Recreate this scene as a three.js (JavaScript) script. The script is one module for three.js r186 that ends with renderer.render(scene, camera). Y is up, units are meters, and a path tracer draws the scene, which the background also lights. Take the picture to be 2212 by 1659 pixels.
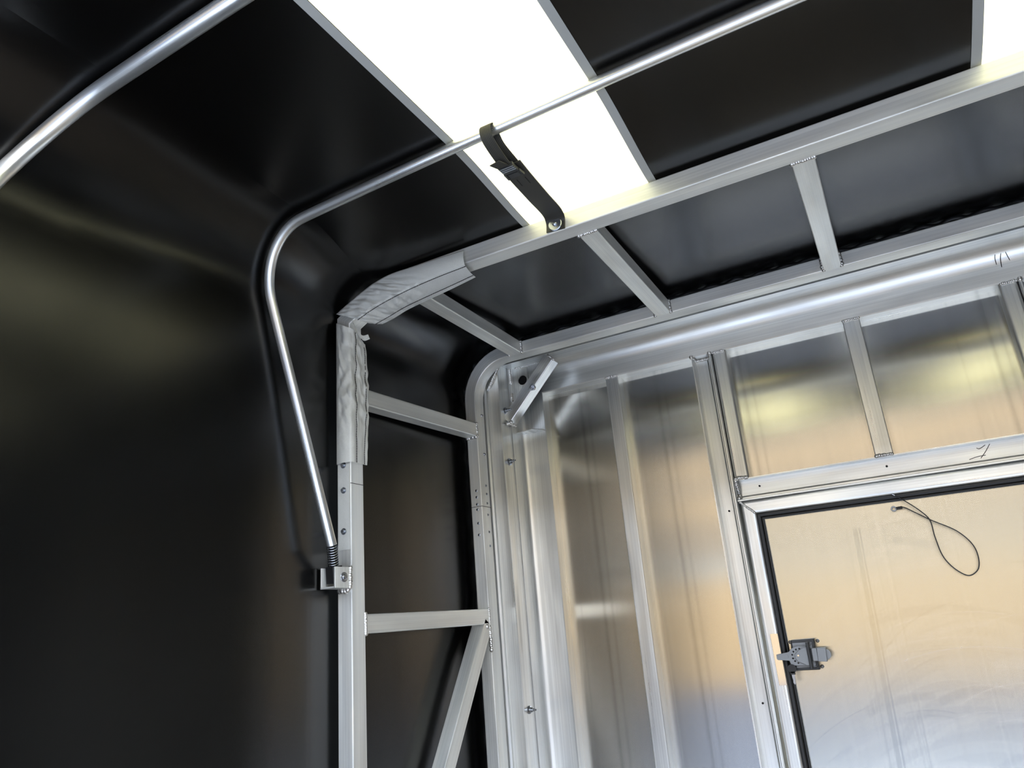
import * as THREE from 'three';
import { mergeGeometries, toCreasedNormals } from 'three/addons/utils/BufferGeometryUtils.js';
import { ImprovedNoise } from 'three/addons/math/ImprovedNoise.js';

// ------------------------------------------------------------------ camera, sky, sun, exposure
const E = 1.3;                                   // eye height above the trailer floor; heights below are measured from the eye
const scene = new THREE.Scene();
const camera = new THREE.PerspectiveCamera(2 * Math.atan(829.5 / 1564.3) * 180 / Math.PI, 2212 / 1659, 0.02, 300);
{
  const right = new THREE.Vector3(0.8748468, -0.0796621, -0.4778043), up = new THREE.Vector3(0.2190443, 0.9448331, 0.2435365), back = new THREE.Vector3(0.4320447, -0.3177174, 0.8440338);
  camera.quaternion.setFromRotationMatrix(new THREE.Matrix4().makeBasis(right, up, back));
  camera.position.set(0, E, 0);
}
{ // clear sky: pale at the horizon, blue overhead
  const w = 64, h = 128, px = new Float32Array(w * h * 4);
  for (let j = 0; j < h; j++) {
    const el = Math.max(0, Math.sin(((j + 0.5) / h - 0.5) * Math.PI)), k = Math.pow(1 - el, 3);
    for (let i = 0; i < w; i++) px.set([0.45 + 0.45 * k, 0.54 + 0.37 * k, 0.70 + 0.22 * k, 1], (j * w + i) * 4);
  }
  const t = new THREE.DataTexture(px, w, h, THREE.RGBAFormat, THREE.FloatType);
  t.mapping = THREE.EquirectangularReflectionMapping; t.magFilter = THREE.LinearFilter; t.needsUpdate = true;
  scene.background = t; scene.environment = t;
  scene.backgroundIntensity = 8; scene.environmentIntensity = 8;
}
const sun = new THREE.DirectionalLight(new THREE.Color(1.0, 0.93, 0.80), 17.0);
sun.position.set(6, 12, -4); sun.target.position.set(0, 0, 0);
sun.castShadow = true;
Object.assign(sun.shadow.camera, { left: -16, right: 16, top: 16, bottom: -16, near: 0.5, far: 45 });
sun.shadow.mapSize.set(2048, 2048);
scene.add(sun, sun.target);
const renderer = new THREE.WebGLRenderer();
renderer.toneMapping = THREE.LinearToneMapping;
renderer.toneMappingExposure = 1.85;
renderer.shadowMap.enabled = true;

// ------------------------------------------------------------------ small helpers
let seed = 7;
const rnd = () => { seed = (seed * 1664525 + 1013904223) >>> 0; return seed / 4294967296; };
const noise = new ImprovedNoise();
const nz = (x, y, z = 0) => noise.noise(x, y, z);
const V = (x, y, z) => new THREE.Vector3(x, y + E, z);
const D = (x, y, z) => new THREE.Vector3(x, y, z);
const lerp = (a, b, t) => a + (b - a) * t;
const smooth = (a, b, x) => { const t = Math.min(1, Math.max(0, (x - a) / (b - a))); return t * t * (3 - 2 * t); };
const XC = -0.005;                               // middle plane of the trailer
const mx = (x) => 2 * XC - x;

const used = {};
const numbered = (n) => { const k = used[n] = (used[n] ?? -1) + 1; return k ? n + '_' + String(k).padStart(3, '0') : n; };
function thing(name, label, category, group) {
  const g = new THREE.Group(); g.name = numbered(name); g.userData = { label, category }; if (group) g.userData.group = group; scene.add(g); return g;
}
function structure(name, label, category) {
  const g = new THREE.Group(); g.name = name; g.userData = { kind: 'structure', label, category }; scene.add(g); return g;
}
function part(name, geos, material, parent, label) {
  const list = (Array.isArray(geos) ? geos : [geos]).map(clean);
  const m = new THREE.Mesh(list.length > 1 ? mergeGeometries(list) : list[0], material);
  m.name = name; if (label) m.userData.label = label; parent.add(m); return m;
}
function clean(g) {
  let q = g.index ? g : g;
  for (const k of Object.keys(q.attributes)) if (!['position', 'normal', 'uv'].includes(k)) q.deleteAttribute(k);
  return q.index ? q.toNonIndexed() : q;
}
function settle(g) {                             // put a thing's origin at its base
  g.updateMatrixWorld(true);
  const b = new THREE.Box3().setFromObject(g), o = new THREE.Vector3((b.min.x + b.max.x) / 2, b.min.y, (b.min.z + b.max.z) / 2);
  g.position.copy(o); g.children.forEach((c) => c.position.sub(o));
}

// a closed outline [[x, y], ...] with crease-aware normals, to be swept along frames
function outline(pts, crease = 32) {
  let a = 0; const n = pts.length;
  for (let i = 0; i < n; i++) { const p = pts[i], q = pts[(i + 1) % n]; a += p[0] * q[1] - q[0] * p[1]; }
  if (a < 0) pts = pts.slice().reverse();
  const nor = pts.map((p, i) => { const q = pts[(i + 1) % n], d = Math.hypot(q[0] - p[0], q[1] - p[1]) || 1; return [(q[1] - p[1]) / d, -(q[0] - p[0]) / d]; });
  const c = Math.cos(crease * Math.PI / 180), edges = []; let u = 0;
  const len = pts.map((p, i) => { const q = pts[(i + 1) % n]; return Math.hypot(q[0] - p[0], q[1] - p[1]); });
  const join = (i, j) => {                       // the shared normal where edge i meets edge j; a long flat keeps its own
    const p = nor[i], q = nor[j]; if (p[0] * q[0] + p[1] * q[1] < c) return null;
    if (len[i] > 2.5 * len[j]) return p; if (len[j] > 2.5 * len[i]) return q;
    const s = [p[0] + q[0], p[1] + q[1]], l = Math.hypot(...s); return [s[0] / l, s[1] / l];
  };
  for (let i = 0; i < n; i++) {
    const p = pts[i], q = pts[(i + 1) % n], d = len[i], h = (i + n - 1) % n, j = (i + 1) % n;
    if (d < 1e-7) continue;
    edges.push({ p, q, np: join(h, i) ?? nor[i], nq: join(i, j) ?? nor[i], u0: u, u1: u + d }); u += d;
  }
  return { pts, edges };
}
function sweep(frames, sec, caps = true) {       // frames: { p, X, Y, v }
  const pos = [], nor = [], uv = [], tri = (a, b, c) => { // a, b, c: [P, N, U]
    const f = new THREE.Vector3().crossVectors(b[0].clone().sub(a[0]), c[0].clone().sub(a[0]));
    if (f.dot(a[1]) + f.dot(b[1]) + f.dot(c[1]) < 0) [b, c] = [c, b];
    for (const k of [a, b, c]) { pos.push(k[0].x, k[0].y, k[0].z); nor.push(k[1].x, k[1].y, k[1].z); uv.push(k[2][0], k[2][1]); }
  };
  const at = (f, s, m, u) => {
    const P = f.p.clone().addScaledVector(f.X, s[0]).addScaledVector(f.Y, s[1]);
    const N = f.X.clone().multiplyScalar(m[0] / f.X.lengthSq()).addScaledVector(f.Y, m[1] / f.Y.lengthSq()).normalize();
    return [P, N, [u, f.v]];
  };
  for (let i = 0; i + 1 < frames.length; i++) for (const e of sec.edges) {
    const A = at(frames[i], e.p, e.np, e.u0), B = at(frames[i], e.q, e.nq, e.u1), C = at(frames[i + 1], e.q, e.nq, e.u1), F = at(frames[i + 1], e.p, e.np, e.u0);
    tri(A, B, C); tri(A, C, F);
  }
  if (caps) for (const [f, g] of [[frames[0], frames[1]], [frames[frames.length - 1], frames[frames.length - 2]]]) {
    const N = f.p.clone().sub(g.p).normalize(), contour = sec.pts.map((p) => new THREE.Vector2(p[0], p[1]));
    for (const t of THREE.ShapeUtils.triangulateShape(contour, [])) tri(...t.map((k) => [f.p.clone().addScaledVector(f.X, sec.pts[k][0]).addScaledVector(f.Y, sec.pts[k][1]), N, [sec.pts[k][0], sec.pts[k][1]]]));
  }
  const g = new THREE.BufferGeometry();
  g.setAttribute('position', new THREE.Float32BufferAttribute(pos, 3)); g.setAttribute('normal', new THREE.Float32BufferAttribute(nor, 3)); g.setAttribute('uv', new THREE.Float32BufferAttribute(uv, 2));
  return g;
}
const rrect = (w, h, r = 0.003, n = 3) => {
  const out = [];
  for (const [sx, sy, a0] of [[1, 1, 0], [-1, 1, 90], [-1, -1, 180], [1, -1, 270]]) for (let k = 0; k <= n; k++) {
    const a = (a0 + 90 * k / n) * Math.PI / 180; out.push([sx * (w / 2 - r) + r * Math.cos(a), sy * (h / 2 - r) + r * Math.sin(a)]);
  }
  return outline(out);
};
const ring = (r, n = 20) => outline(Array.from({ length: n }, (_, k) => [r * Math.cos(2 * Math.PI * k / n), r * Math.sin(2 * Math.PI * k / n)]), 80);
function bar(a, b, w, h, up = D(0, 1, 0), r = 0.003) {   // w along up x direction, h along up
  const d = b.clone().sub(a).normalize(), X = new THREE.Vector3().crossVectors(up, d).normalize(), Y = new THREE.Vector3().crossVectors(d, X).normalize();
  return sweep([{ p: a, X, Y, v: 0 }, { p: b, X, Y, v: a.distanceTo(b) }], rrect(w, h, r));
}
const extrudeX = (x0, x1, pts) => sweep([{ p: V(x0, 0, 0), X: D(0, 0, 1), Y: D(0, 1, 0), v: x0 }, { p: V(x1, 0, 0), X: D(0, 0, 1), Y: D(0, 1, 0), v: x1 }], outline(pts));   // pts: [z, y]
const extrudeY = (y0, y1, pts) => sweep([{ p: V(0, y0, 0), X: D(1, 0, 0), Y: D(0, 0, 1), v: y0 }, { p: V(0, y1, 0), X: D(1, 0, 0), Y: D(0, 0, 1), v: y1 }], outline(pts));   // pts: [x, z]
function alongPath(points, sec, normalAxis) {    // mitred sweep of a path that lies in a plane; section x points to the path's outside, y along normalAxis
  const fr = []; let v = 0;
  points.forEach((p, i) => {
    const d0 = i ? p.clone().sub(points[i - 1]).normalize() : null, d1 = i + 1 < points.length ? points[i + 1].clone().sub(p).normalize() : null;
    if (i) v += p.distanceTo(points[i - 1]);
    const n0 = d0 && new THREE.Vector3().crossVectors(d0, normalAxis).normalize(), n1 = d1 && new THREE.Vector3().crossVectors(d1, normalAxis).normalize();
    const X = n0 && n1 ? n0.clone().add(n1).normalize() : (n0 ?? n1).clone();
    if (n0 && n1) X.multiplyScalar(1 / Math.max(0.35, X.dot(n0)));
    fr.push({ p, X, Y: normalAxis, v });
  });
  return sweep(fr, sec);
}
function tube(points, r, n = 12, closed = false) { // round sweep along any curve
  const curve = points instanceof THREE.Curve ? points : new THREE.CatmullRomCurve3(points, closed), seg = Math.max(8, Math.round(curve.getLength() / 0.004 / Math.max(1, r / 0.004)));
  const g = new THREE.TubeGeometry(curve, Math.min(seg, 400), r, n, closed), u = g.attributes.uv, L = curve.getLength();
  for (let i = 0; i < u.count; i++) u.setXY(i, u.getY(i) * 2 * Math.PI * r, u.getX(i) * L);
  return g;
}
function weld(a, b, r = 0.004) {                 // a bead of overlapping puddles
  r *= 1.5; const L = a.distanceTo(b), n = Math.max(2, Math.round(L / (r * 0.9))), list = [];
  for (let i = 0; i <= n; i++) {
    const g = new THREE.SphereGeometry(r * (0.85 + 0.3 * rnd()), 8, 6); g.scale(1, 1, 1);
    const p = a.clone().lerp(b, i / n); g.translate(p.x + (rnd() - 0.5) * r * 0.3, p.y + (rnd() - 0.5) * r * 0.3, p.z + (rnd() - 0.5) * r * 0.3); list.push(clean(g));
  }
  return mergeGeometries(list);
}
function towards(g, p, dir) {                    // local +y of g is turned to dir, then moved to p
  g.applyQuaternion(new THREE.Quaternion().setFromUnitVectors(D(0, 1, 0), dir.clone().normalize())); g.translate(p.x, p.y, p.z); return g;
}
const lathe = (pts, p, dir, n = 20) => towards(toCreasedNormals(new THREE.LatheGeometry(pts.map((q) => new THREE.Vector2(q[0], q[1])), n), 0.6), p, dir);
function sheet(nu, nv, f, thick = 0) {           // f(i, j) in 0..1 -> [Vector3, u, v]
  const pos = [], uv = [], idx = [];
  for (let j = 0; j <= nv; j++) for (let i = 0; i <= nu; i++) { const [p, u, v] = f(i / nu, j / nv); pos.push(p.x, p.y, p.z); uv.push(u, v); }
  for (let j = 0; j < nv; j++) for (let i = 0; i < nu; i++) { const a = j * (nu + 1) + i, b = a + 1, c = a + nu + 1, d = c + 1; idx.push(a, b, d, a, d, c); }
  const g = new THREE.BufferGeometry();
  g.setAttribute('position', new THREE.Float32BufferAttribute(pos, 3)); g.setAttribute('uv', new THREE.Float32BufferAttribute(uv, 2)); g.setIndex(idx); g.computeVertexNormals();
  return g;
}

// ------------------------------------------------------------------ materials
function texture(w, h, f, srgb, rx = 1, ry = 1) {
  const d = new Uint8Array(w * h * 4);
  for (let j = 0; j < h; j++) for (let i = 0; i < w; i++) { const c = f(i / w, j / h, i, j), k = (j * w + i) * 4; if (typeof c === 'number') d[k] = d[k + 1] = d[k + 2] = Math.max(0, Math.min(255, c * 255)); else for (let m = 0; m < 3; m++) d[k + m] = Math.max(0, Math.min(255, c[m] * 255)); d[k + 3] = 255; }
  const t = new THREE.DataTexture(d, w, h); t.wrapS = t.wrapT = THREE.RepeatWrapping; t.magFilter = THREE.LinearFilter; t.minFilter = THREE.LinearMipmapLinearFilter; t.generateMipmaps = true;
  if (srgb) t.colorSpace = THREE.SRGBColorSpace; t.repeat.set(rx, ry); t.needsUpdate = true; return t;
}
const per = (x, y, fx, fy, z) => {               // tileable noise on the unit square
  const a = nz(x * fx, y * fy, z), b = nz((x - 1) * fx, y * fy, z), c = nz(x * fx, (y - 1) * fy, z), d = nz((x - 1) * fx, (y - 1) * fy, z);
  return lerp(lerp(a, b, x), lerp(c, d, x), y);
};
const lines = Array.from({ length: 512 }, () => rnd()), lines2 = Array.from({ length: 512 }, () => rnd());
const streak = (x, y) => 0.6 * (lines[Math.floor(x * 512) & 511] - 0.5) + 0.8 * per(x, y, 60, 2, 3.3) + 0.5 * per(x, y, 25, 1, 8.1);
// extruded aluminium: die lines along the length (v), handling smudges and stains
const aluMap = texture(512, 512, (x, y) => {
  const blot = per(x, y, 5, 4, 1.7) + 0.6 * per(x, y, 14, 9, 5.2), stain = Math.max(0, per(x, y, 7, 3, 9.4) - 0.28) * 1.2, s = streak(x, y);
  const v = 0.93 + 0.09 * s + 0.08 * blot - 0.55 * stain;
  return [v, v * (1 - 0.02 * Math.max(0, blot)), v * (0.985 - 0.05 * Math.max(0, blot))];
}, true, 4, 1);
const aluRough = texture(512, 512, (x, y) => 0.72 + 0.12 * streak(x, y) + 0.25 * per(x, y, 6, 4, 2.9) + 0.1 * per(x, y, 20, 12, 4.4), false, 4, 1);
const aluBump = texture(512, 512, (x, y) => 0.5 + 0.25 * streak(x, y) + 0.15 * per(x, y, 9, 3, 6.6), false, 4, 1);
// rolled sheet: fine vertical grain, faint roller lines
const sheetMap = texture(1024, 512, (x, y, i) => { const v = 0.955 + 0.02 * (lines2[i & 511] - 0.5) + 0.03 * per(x, y, 90, 6, 1.2) + 0.04 * per(x, y, 6, 2, 7.7) - 0.10 * Math.max(0, per(x, y, 22, 1.5, 4.9) - 0.32) - 0.085 * Math.exp(-(((x - 0.52) / 0.006) ** 2)) - 0.05 * Math.exp(-(((x - 0.545) / 0.004) ** 2)) - 0.045 * Math.exp(-(((x - 0.445) / 0.003) ** 2)) - 0.03 * Math.exp(-(((x - 0.87) / 0.008) ** 2)); return [v, v * 0.99, v * 0.965]; }, true, 1, 1);
const sheetRough = texture(1024, 512, (x, y, i) => 0.80 + 0.04 * (lines2[i & 511] - 0.5) + 0.03 * per(x, y, 70, 5, 3.1) + 0.08 * per(x, y, 5, 3, 5.9), false, 1, 1);
const M = {};
M.frame = new THREE.MeshPhysicalMaterial({ color: 0xf0f0ee, metalness: 0.7, roughness: 0.68, roughnessMap: aluRough, map: aluMap, bumpMap: aluBump, bumpScale: 0.00014, anisotropy: 0.45 });
M.extrusion = new THREE.MeshPhysicalMaterial({ color: 0xf2f3f4, metalness: 0.92, roughness: 0.50, roughnessMap: aluRough, map: aluMap, bumpMap: aluBump, bumpScale: 0.00006, anisotropy: 0.5 });
M.sheet = new THREE.MeshPhysicalMaterial({ color: 0xe8e5de, metalness: 0.97, roughness: 0.22, roughnessMap: sheetRough, map: sheetMap, anisotropy: 0.9 });
M.pipe = new THREE.MeshPhysicalMaterial({ color: 0xf2f3f4, metalness: 0.9, roughness: 0.45, roughnessMap: aluRough, map: aluMap, anisotropy: 0.3 });
M.weld = new THREE.MeshStandardMaterial({ color: 0xd6d4d0, metalness: 0.92, roughness: 0.3 });
M.zinc = new THREE.MeshStandardMaterial({ color: 0xa9adb4, metalness: 1, roughness: 0.27 });
M.polished = new THREE.MeshStandardMaterial({ color: 0xe8e8ea, metalness: 1, roughness: 0.07 });
M.rubber = new THREE.MeshStandardMaterial({ color: 0x0b0b0c, roughness: 0.42 });
M.hole = new THREE.MeshStandardMaterial({ color: 0x080808, roughness: 0.9 });
const weave = texture(256, 256, (x, y) => 0.5 + 0.2 * Math.sin(x * 2 * Math.PI * 64) * Math.sin(y * 2 * Math.PI * 64) + 0.25 * per(x, y, 40, 40, 2.2), false, 12, 12);
const scuff = texture(512, 512, (x, y) => { const s = Math.max(0, per(x, y, 8, 40, 3.7) - 0.45) * 0.5; return 0.92 + 0.07 * per(x, y, 5, 6, 1.1) + 0.06 * per(x, y, 30, 30, 8.8) - s; }, false, 0.7, 0.7);
M.vinyl = new THREE.MeshPhysicalMaterial({ color: 0x030303, roughness: 0.27, ior: 1.5, roughnessMap: scuff, bumpMap: weave, bumpScale: 0.00002, specularIntensity: 1 });
const clothGrain = texture(256, 256, (x, y) => 0.94 + 0.03 * per(x, y, 60, 60, 1.5) + 0.04 * per(x, y, 6, 6, 4.1), true, 6, 6);
M.greyVinyl = new THREE.MeshPhysicalMaterial({ color: 0xd2d2cc, roughness: 0.36, map: clothGrain });
M.edge = new THREE.MeshPhysicalMaterial({ color: 0xb4b3ad, roughness: 1, map: clothGrain, transmission: 0.035, thickness: 0, specularIntensity: 0.4 });
M.skylight = new THREE.MeshPhysicalMaterial({ color: new THREE.Color().setRGB(0.90, 0.84, 0.50), roughness: 1, transmission: 0.13, thickness: 0, specularIntensity: 0.3 });
M.thread = new THREE.MeshStandardMaterial({ color: 0x16140f, roughness: 0.8 });
M.webbing = new THREE.MeshStandardMaterial({ color: 0x35332c, roughness: 0.72, bumpMap: texture(64, 64, (x, y) => 0.5 + 0.5 * Math.sin(x * 2 * Math.PI * 8), false, 40, 40), bumpScale: 0.0004 });
M.strap = new THREE.MeshStandardMaterial({ color: 0x2c2a25, roughness: 0.5 });
M.plastic = new THREE.MeshStandardMaterial({ color: 0x86888a, roughness: 0.5 });
M.darkPlastic = new THREE.MeshStandardMaterial({ color: 0x232425, roughness: 0.45 });
M.floor = new THREE.MeshStandardMaterial({ color: new THREE.Color().setRGB(0.24, 0.18, 0.12), roughness: 0.6 });
M.asphalt = new THREE.MeshStandardMaterial({ color: new THREE.Color().setRGB(0.008, 0.015, 0.033), roughness: 0.8 });
M.concrete = new THREE.MeshStandardMaterial({ color: new THREE.Color().setRGB(0.145, 0.165, 0.195), roughness: 0.9 });
M.glazing = new THREE.MeshStandardMaterial({ color: new THREE.Color().setRGB(0.10, 0.11, 0.115), roughness: 0.5 });
M.cladding = new THREE.MeshStandardMaterial({ color: new THREE.Color().setRGB(0.075, 0.058, 0.039), roughness: 0.7 });
M.render = new THREE.MeshStandardMaterial({ color: new THREE.Color().setRGB(0.145, 0.105, 0.058), roughness: 0.9 });

// ------------------------------------------------------------------ the setting: black cover with its skylights
const Z0 = -2.16, Z1 = -0.22;
function profile(z) {                            // half width, top, corner radius, camber of the cover at z
  const b = smooth(-1.34, -1.0, z), e = smooth(-1.45, -1.9, z);
  return { s: lerp(1.160, 1.122, b) + 0.014 * e, t: lerp(0.857, 0.868, b) + 0.016 * e, r: lerp(0.12, 0.145, b) + 0.04 * smooth(-1.0, -0.52, z), c: 0.027 * b };
}
function skinPoint(x, z) {                       // on the roof, x measured from the middle
  const p = profile(z), y = p.t + p.c * (1 - (x / p.s) ** 2);
  return V(XC + x, y, z);
}
function sidePoint(k, z, sgn) {                  // k: 0 floor, 1 end of the corner (on the roof)
  const p = profile(z), yc = p.t - p.r, up = yc + E, arc = p.r * Math.PI / 2, L = up + arc, d = k * L;
  if (d <= up) return V(XC + sgn * p.s, -E + d, z);
  const a = (d - up) / p.r, x = p.s - p.r + p.r * Math.cos(a);
  return V(XC + sgn * x, yc + p.r * Math.sin(a) + p.c * (1 - (x / p.s) ** 2) * smooth(0, Math.PI / 2, a), z);
}
const zs = (t) => Z0 + (Z1 - Z0) * t;
const zAt = []; for (let z = Z0; z < Z1 - 1e-6; z += z < -0.6 ? 0.03 : 0.15) zAt.push(z); zAt.push(Z1);
const pickZ = (t, a, b) => { const list = zAt.filter((z) => z >= a - 1e-6 && z <= b + 1e-6); if (list[0] > a + 1e-6) list.unshift(a); if (list[list.length - 1] < b - 1e-6) list.push(b); return list; };
function skin(a, b, nu, f) { const list = pickZ(0, a, b); return sheet(nu, list.length - 1, (i, j) => { const z = list[Math.round(j * (list.length - 1))], p = f(i, z); return [p, i * 1.5, z]; }); }

for (const [sgn, side] of [[-1, 'left'], [1, 'right']]) {
  const w = structure('wall_' + side, sgn < 0 ? 'black vinyl side wall of the trailer cover, glossy, on the left' : 'black vinyl side wall of the trailer cover on the right', 'wall');
  part('cover_sheet', skin(Z0, Z1, 60, (i, z) => sidePoint(i < 0.5 ? i * 1.5 : lerp(0.75, 1, (i - 0.5) * 2), z, sgn)), M.vinyl, w);
}
const ceiling = structure('ceiling', 'black vinyl roof of the trailer cover with two cream skylight strips', 'ceiling');
const SKY = [[-0.605, -0.291], [0.279, 0.595]].map((s) => s.map((x) => x - 0));
const SZ0 = -1.345, SZ1 = -0.26, BAND = 0.0165;
{
  const edge = (z) => { const p = profile(z); return p.s - p.r; };
  const roof = (a, b, xa, xb, n) => skin(a, b, n, (i, z) => skinPoint(lerp(xa === null ? -edge(z) : xa, xb === null ? edge(z) : xb, i), z));
  part('roof_panel', roof(Z0, SZ0, null, null, 40), M.vinyl, ceiling);
  part('roof_panel', roof(SZ1, Z1, null, null, 40), M.vinyl, ceiling);
  part('roof_panel', roof(SZ0, SZ1, null, SKY[0][0] + BAND, 16), M.vinyl, ceiling);
  part('roof_panel', roof(SZ0, SZ1, SKY[0][1] - BAND, SKY[1][0] + BAND, 20), M.vinyl, ceiling);
  part('roof_panel', roof(SZ0, SZ1, SKY[1][1] - BAND, null, 16), M.vinyl, ceiling);
  for (const [a, b] of SKY) {
    part('skylight_panel', roof(SZ0, SZ1, a + BAND, b - BAND, 10), M.skylight, ceiling, 'cream translucent skylight strip');
    for (const [p, q] of [[a, a + BAND], [b - BAND, b]]) part('skylight_edge', roof(SZ0, SZ1, p, q, 2).translate(0, -0.0015, 0), M.edge, ceiling, 'grey welded edge band of the skylight');
  }
}
{ // floor, rear header, yard: outside the frame, seen in the metal
  const fl = structure('floor', 'grey brown board floor of the trailer', 'floor');
  for (let k = 0; k < 8; k++) part('board', bar(V(XC - 1.16 + 0.145 + k * 0.29, -E - 0.02, Z0), V(XC - 1.16 + 0.145 + k * 0.29, -E - 0.02, Z1), 0.286, 0.04), M.floor, fl);
  const yard = structure('ground', 'bluish asphalt yard behind the trailer', 'ground');
  part('paving', new THREE.BoxGeometry(70, 0.2, 60).translate(0, -0.55, 0), M.asphalt, yard);
  part('concrete_apron', new THREE.BoxGeometry(14, 0.04, 6.0).translate(0, -0.432, 0.2), M.concrete, yard, 'pale concrete apron');
  const y = structure('wall_yard', 'sand coloured hall across the yard with a pale band of glazing', 'wall');
  part('masonry', new THREE.BoxGeometry(50, 2.54, 0.3).translate(0, 0.82, 14.45), M.render, y);
  part('glazing_band', new THREE.BoxGeometry(50, 0.46, 0.26).translate(0, 2.32, 14.45), M.glazing, y);
  for (const [y0, y1, m] of [[2.55, 3.5, M.cladding], [3.5, 3.95, M.render], [3.95, 4.6, M.cladding], [4.6, 4.9, M.render], [4.9, 6.2, M.cladding]]) part('cladding_course', new THREE.BoxGeometry(50, y1 - y0, 0.3).translate(0, (y0 + y1) / 2, 14.45), m, y);
}

// ------------------------------------------------------------------ front wall of aluminium
const front = structure('wall_front', 'bare aluminium front wall with studs, header beam and sheet panels', 'wall');
const ZF = -2.1, ZP = -2.145, HB = 0.733;        // stud faces, sheet faces, underside of the header
{
  const cove = []; for (let k = 0; k <= 8; k++) { const a = Math.PI - k * Math.PI / 16; cove.push([-2.05 + 0.05 * Math.cos(a), 0.78 + 0.05 * Math.sin(a)]); }
  part('header_beam', extrudeX(-1.14, mx(-1.14), [[-2.15, HB], [ZF - 0.003, HB], [ZF, HB + 0.003], ...cove, [-2.05, 0.8225], [-1.994, 0.8225], [-1.994, 0.845], [-2.15, 0.845]]), M.extrusion, front, 'wide header beam with a coved face');
  const postPts = [[-0.9646, -2.15], [-0.9646, ZF + 0.002 - 0.004], [-0.9666, ZF]];
  for (let k = 0; k <= 5; k++) { const a = -Math.PI / 2 - k * Math.PI / 10; postPts.push([-1.034 + 0.02 * Math.cos(a), -2.08 + 0.02 * Math.sin(a)]); }
  postPts.push([-1.054, -2.032], [-1.0565, -2.029], [-1.0565, -1.969], [-1.0585, -1.967], [-1.096, -1.967], [-1.098, -1.972], [-1.101, -1.972], [-1.103, -1.964], [-1.108, -1.9595], [-1.114, -1.9595], [-1.119, -1.964], [-1.14, -1.967], [-1.14, -2.15]);
  for (const s of [0, 1]) part('corner_post', extrudeY(-E, 0.822, s ? postPts.map(([x, z]) => [mx(x), z]) : postPts), M.extrusion, front, 'stepped corner post extrusion');
  for (const [a, b] of [[-0.738, -0.697], [-0.0285, 0.0145], [mx(-0.738), mx(-0.697)]]) {
    const full = Math.abs(a) > 0.3, c = (a + b) / 2, st = part('stud', bar(V(c, full ? -E : 0.346, ZF - 0.025), V(c, HB, ZF - 0.025), Math.abs(b - a), 0.05, D(0, 0, 1), 0.0025), M.extrusion, front);
    part('weld_bead', [weld(V(c - 0.019, HB - 0.001, ZF + 0.001), V(c + 0.019, HB - 0.001, ZF + 0.001), 0.0032), ...(full ? [] : [weld(V(c - 0.019, 0.3475, ZF + 0.001), V(c + 0.019, 0.3475, ZF + 0.001), 0.0032)])], M.weld, st);
  }
  for (const s of [0, 1]) {
    const q = (x) => (s ? mx(x) : x), ch = [[-0.458, ZF], [-0.4548, ZF], [-0.4548, -2.14], [-0.42, -2.14], [-0.418, -2.137], [-0.416, -2.14], [-0.4065, -2.14], [-0.4065, -2.104], [-0.404, ZF], [-0.4005, ZF], [-0.398, -2.104], [-0.398, -2.16], [-0.458, -2.16]].map(([x, z]) => [q(x), z]);
    const c = part('door_post', extrudeY(-E, HB, ch), M.extrusion, front, 'channel shaped post beside the door opening');
    part('weld_bead', [weld(V(q(-0.4535), HB - 0.004, -2.112), V(q(-0.4535), HB - 0.004, -2.139), 0.003), weld(V(q(-0.453), HB - 0.004, -2.138), V(q(-0.41), HB - 0.004, -2.138), 0.0035), weld(V(q(-0.4565), HB, ZF), V(q(-0.4565), HB - 0.002, ZF), 0.004), weld(V(q(-0.402), HB, ZF), V(q(-0.402), HB - 0.002, ZF), 0.004)], M.weld, c);
    for (const y of [0.266, -0.242, -0.75]) part('screw_hole', towards(new THREE.CylinderGeometry(0.0028, 0.0028, 0.003, 12), V(q(-0.432), y, -2.1388), D(0, 0, 1)), M.hole, c);
    const t = part('stud', bar(V(q(-0.375), 0.346, ZF - 0.03), V(q(-0.375), HB, ZF - 0.03), 0.042, 0.054, D(0, 0, 1), 0.009), M.extrusion, front);
    part('weld_bead', [weld(V(q(-0.393), HB - 0.001, ZF - 0.002), V(q(-0.36), HB - 0.001, ZF - 0.002), 0.003), weld(V(q(-0.393), 0.348, ZF - 0.002), V(q(-0.36), 0.348, ZF - 0.002), 0.0035)], M.weld, t);
  }
  const dh = part('door_header', extrudeX(-0.396, mx(-0.396), [[ZF, 0.346], [ZF, 0.3428], [-2.138, 0.3428], [-2.138, 0.302], [-2.135, 0.3], [-2.138, 0.298], [-2.138, 0.2885], [-2.104, 0.2885], [ZF, 0.287], [ZF, 0.284], [-2.104, 0.2825], [-2.16, 0.2825], [-2.16, 0.346]]), M.extrusion, front, 'channel shaped beam over the door');
  part('weld_bead', [weld(V(-0.394, 0.342, -2.11), V(-0.394, 0.30, -2.136), 0.004), weld(V(-0.393, 0.292, -2.11), V(-0.393, 0.292, -2.136), 0.004)], M.weld, dh);
  for (const x of [-0.336, -0.008, mx(-0.336)]) part('screw_hole', towards(new THREE.CylinderGeometry(0.0028, 0.0028, 0.003, 12), V(x, 0.323, -2.1368), D(0, 0, 1)), M.hole, dh);
  part('pencil_mark', [[V(0.23, 0.339, -2.1375), V(0.217, 0.322, -2.1375), V(0.203, 0.307, -2.1375)], [V(0.22, 0.338, -2.1375), V(0.205, 0.331, -2.1375), V(0.2, 0.334, -2.1375)], [V(0.215, 0.313, -2.1375), V(0.196, 0.312, -2.1375), V(0.178, 0.308, -2.1375)]].map((p) => tube(p, 0.0008, 5)), M.thread, dh, 'dark pencil strokes');
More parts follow.
